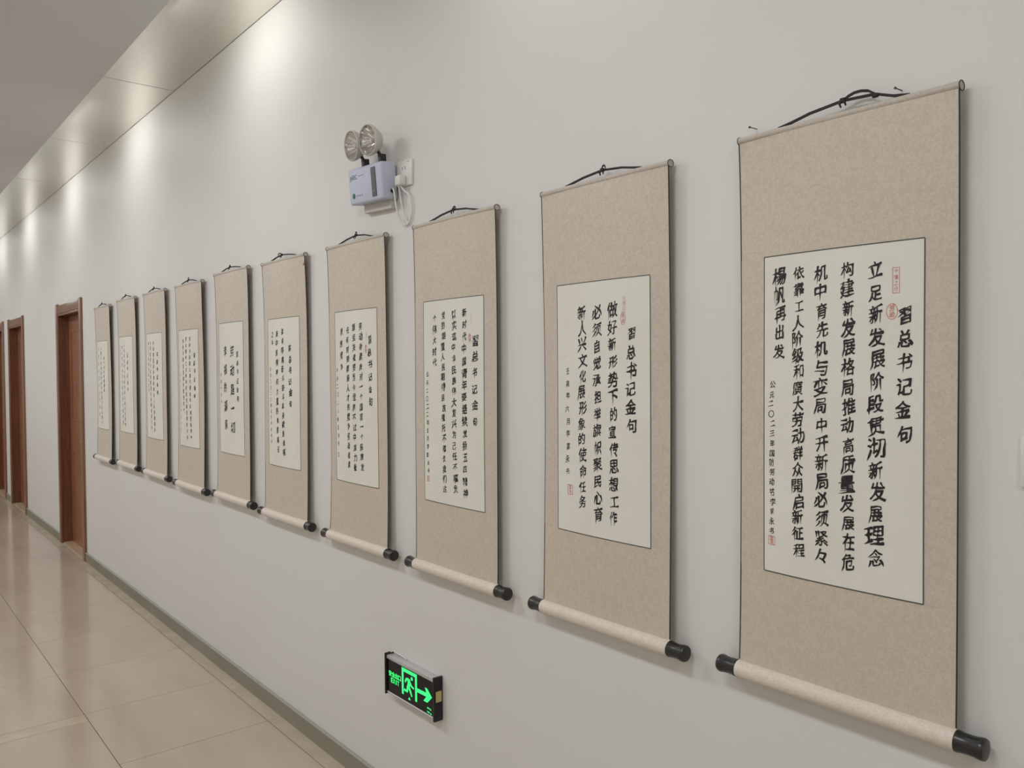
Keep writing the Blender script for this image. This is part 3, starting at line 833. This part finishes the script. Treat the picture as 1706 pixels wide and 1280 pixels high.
MB().tube([p-o0 for p in bez([(-2.440, WALL_Y-0.024, CZ+0.634), (-2.446, WALL_Y-0.016, CZ+0.59), (-2.438, WALL_Y-0.010, CZ+0.53), (-2.415, WALL_Y-0.007, CZ+0.497)])], 0.003, 8).build('cable', 'cable', pg, 60)

# ---------------------------------------------------------------- exit sign
ex0, ex1 = -2.556, -2.235
EW = ex1-ex0
ez = CZ-1.185
es = empty('exit_sign', (ex0, WALL_Y, ez))
tag(es, 'black running man exit sign with glowing green arrow, low on the wall', 'exit sign')
EH = 0.140
MB().bbox(0.006, EW-0.006, -0.026, -0.002, 0.004, EH-0.012, 0.001, 1).build('panel_core', 'sign_dark', es)
gz0, gz1 = 0.006, EH-0.016
gp = MB().bbox(0.006, EW-0.008, -0.0285, -0.0262, gz0, gz1, 0.0006, 1).build('front_glass', 'sign_black', es)
MB().bbox(0.006, EW-0.008, -0.031, -0.001, EH-0.0155, EH-0.003, 0.002, 2).build('top_rail', 'alu', es, 30)
MB().bbox(0.006, EW-0.008, -0.030, -0.001, -0.001, 0.0055, 0.001, 1).build('bottom_rail', 'alu', es)
for a, b in ((-0.002, 0.006), (EW-0.010, EW)):
    MB().bbox(a, b, -0.036, 0.0, -0.006, EH+0.004, 0.003, 2).build('end_cap', 'sign_dark', es, 30)
MB().box(EW, EW+0.0006, -0.029, -0.006, 0.060, 0.096).build('yellow_label', 'sign_label', es)
MB().tube([(0.004, -0.012, EH+0.002), (0.02, -0.010, EH+0.010), (0.05, -0.010, EH+0.008), (0.085, -0.008, EH+0.004), (0.10, -0.004, EH-0.001)], 0.0022, 8).build('supply_wire', 'cable', es, 60)
gx0, gw, gh = 0.006, EW-0.022, gz1-gz0
def gpnt(u, v): return (gx0+u*gw, -0.0288, gz1-v*gh)       # u right, v down, both 0..1
def gpoly(m, pts):
    vs = [Vector(p) for p in pts]
    tv, tf = fill([vs])
    m.add([gpnt(p.x, p.y) for p in tv], tf)
def gthick(m, pts, wds):
    # brush polyline in metres-equal space
    asp = gw/gh
    q_ = [Vector((p[0]*asp, p[1])) for p in pts]
    Lf, Rt = [], []
    for k, p in enumerate(q_):
        d = (q_[min(k+1, len(q_)-1)] - q_[max(0, k-1)]).normalized(); nn = Vector((-d.y, d.x))*wds[k]/2
        Lf.append(p+nn); Rt.append(p-nn)
    gpoly(m, [(p.x/asp, p.y) for p in Lf + Rt[::-1]])
fr = MB()
gpoly(fr, [(0.335, 0.03), (0.665, 0.03), (0.665, 0.84), (0.625, 0.84), (0.625, 0.135), (0.375, 0.135), (0.375, 0.83), (0.335, 0.83)])
fr.build('door_frame_symbol', 'sign_green', es)
mn = MB()
gpoly(mn, [(0.555+0.024*math.cos(t), 0.235+0.055*math.sin(t)) for t in [2*PI*k/14 for k in range(14)]])   # head
gthick(mn, [(0.485, 0.30), (0.500, 0.40), (0.475, 0.55)], [0.14, 0.17, 0.12])            # trunk
gthick(mn, [(0.490, 0.30), (0.435, 0.325), (0.410, 0.43)], [0.08, 0.075, 0.06])          # rear arm
gthick(mn, [(0.500, 0.33), (0.545, 0.46), (0.600, 0.50)], [0.08, 0.07, 0.055])           # front arm
gthick(mn, [(0.468, 0.52), (0.452, 0.68), (0.385, 0.675)], [0.11, 0.09, 0.07])           # rear leg
gthick(mn, [(0.480, 0.50), (0.520, 0.62), (0.555, 0.77)], [0.11, 0.09, 0.06])            # front leg
gpoly(mn, [(0.470, 0.90), (0.500, 0.82), (0.530, 0.90)])
mn.build('running_man_symbol', 'sign_green', es)
ar = MB()
gpoly(ar, [(0.67, 0.42), (0.86, 0.405), (0.83, 0.27), (0.88, 0.27), (0.975, 0.46), (0.88, 0.68), (0.80, 0.68), (0.86, 0.52), (0.67, 0.535)])
ar.build('arrow_symbol', 'sign_green', es)
def gtext(txt, u0, u1, v0, v1, parent, name='lettering'):
    vs, fs = [], []
    n_ = len(txt)
    for j, ch in enumerate(txt):
        P_, c, s = _gl[ch]
        E_, cy = em()
        if ch in 'EXIT':
            x0 = min(p.x for q_ in P_ for p in q_); y0 = min(p.y for q_ in P_ for p in q_)
            polys = [[Vector(((p.x-x0)/s[0]*(0.25 if ch == 'I' else 0.8)+(0.37 if ch == 'I' else 0.1), 1-(p.y-y0)/s[1])) for p in q_] for q_ in P_]
        else:
            polys = [[Vector(((p.x-c[0])/E_+0.5, 0.5-(p.y-cy)/E_)) for p in q_] for q_ in P_]
        tv, tf = fill(polys); n0_ = len(vs)
        for p in tv: vs.append(gpnt(u0+(u1-u0)*(j+p.x)/n_, v0+(v1-v0)*p.y))
        fs += [tuple(a_+n0_ for a_ in f_) for f_ in tf]
        # second pass a hair outward thickens the strokes
        n0_ = len(vs)
        for p in tv: vs.append(gpnt(u0+(u1-u0)*(j+p.x)/n_+0.004, v0+(v1-v0)*p.y+0.008))
        fs += [tuple(a_+n0_ for a_ in f_) for f_ in tf]
    return obj(name, vs, fs, 'sign_green', parent)
gtext('安全出口', 0.035, 0.320, 0.33, 0.50, es)
gtext('EXIT', 0.085, 0.275, 0.53, 0.67, es)
sm = MB()
for (u, v) in ((0.875, 0.80), (0.905, 0.80), (0.935, 0.81), (0.875, 0.91), (0.905, 0.915), (0.94, 0.93)):
    gpoly(sm, [(u, v), (u+0.02, v), (u+0.02, v+0.045), (u, v+0.045)])
sm.build('small_print', 'sign_green', es)

# ---------------------------------------------------------------- switch at the right border
sw = empty('wall_switch', (-0.505, WALL_Y, CZ-0.168))
SWX = sw
MB().bbox(0, 0.086, -0.009, 0, -0.043, 0.043, 0.003, 2).build('switch_plate', 'white_plastic', sw, 30)
MB().bbox(0.012, 0.074, -0.012, -0.009, -0.031, 0.031, 0.002, 1).build('rocker', 'white_plastic', sw, 30)
tag(sw, 'white light switch on the wall right of the nearest scroll', 'switch')

bpy.data.objects.remove(_to)
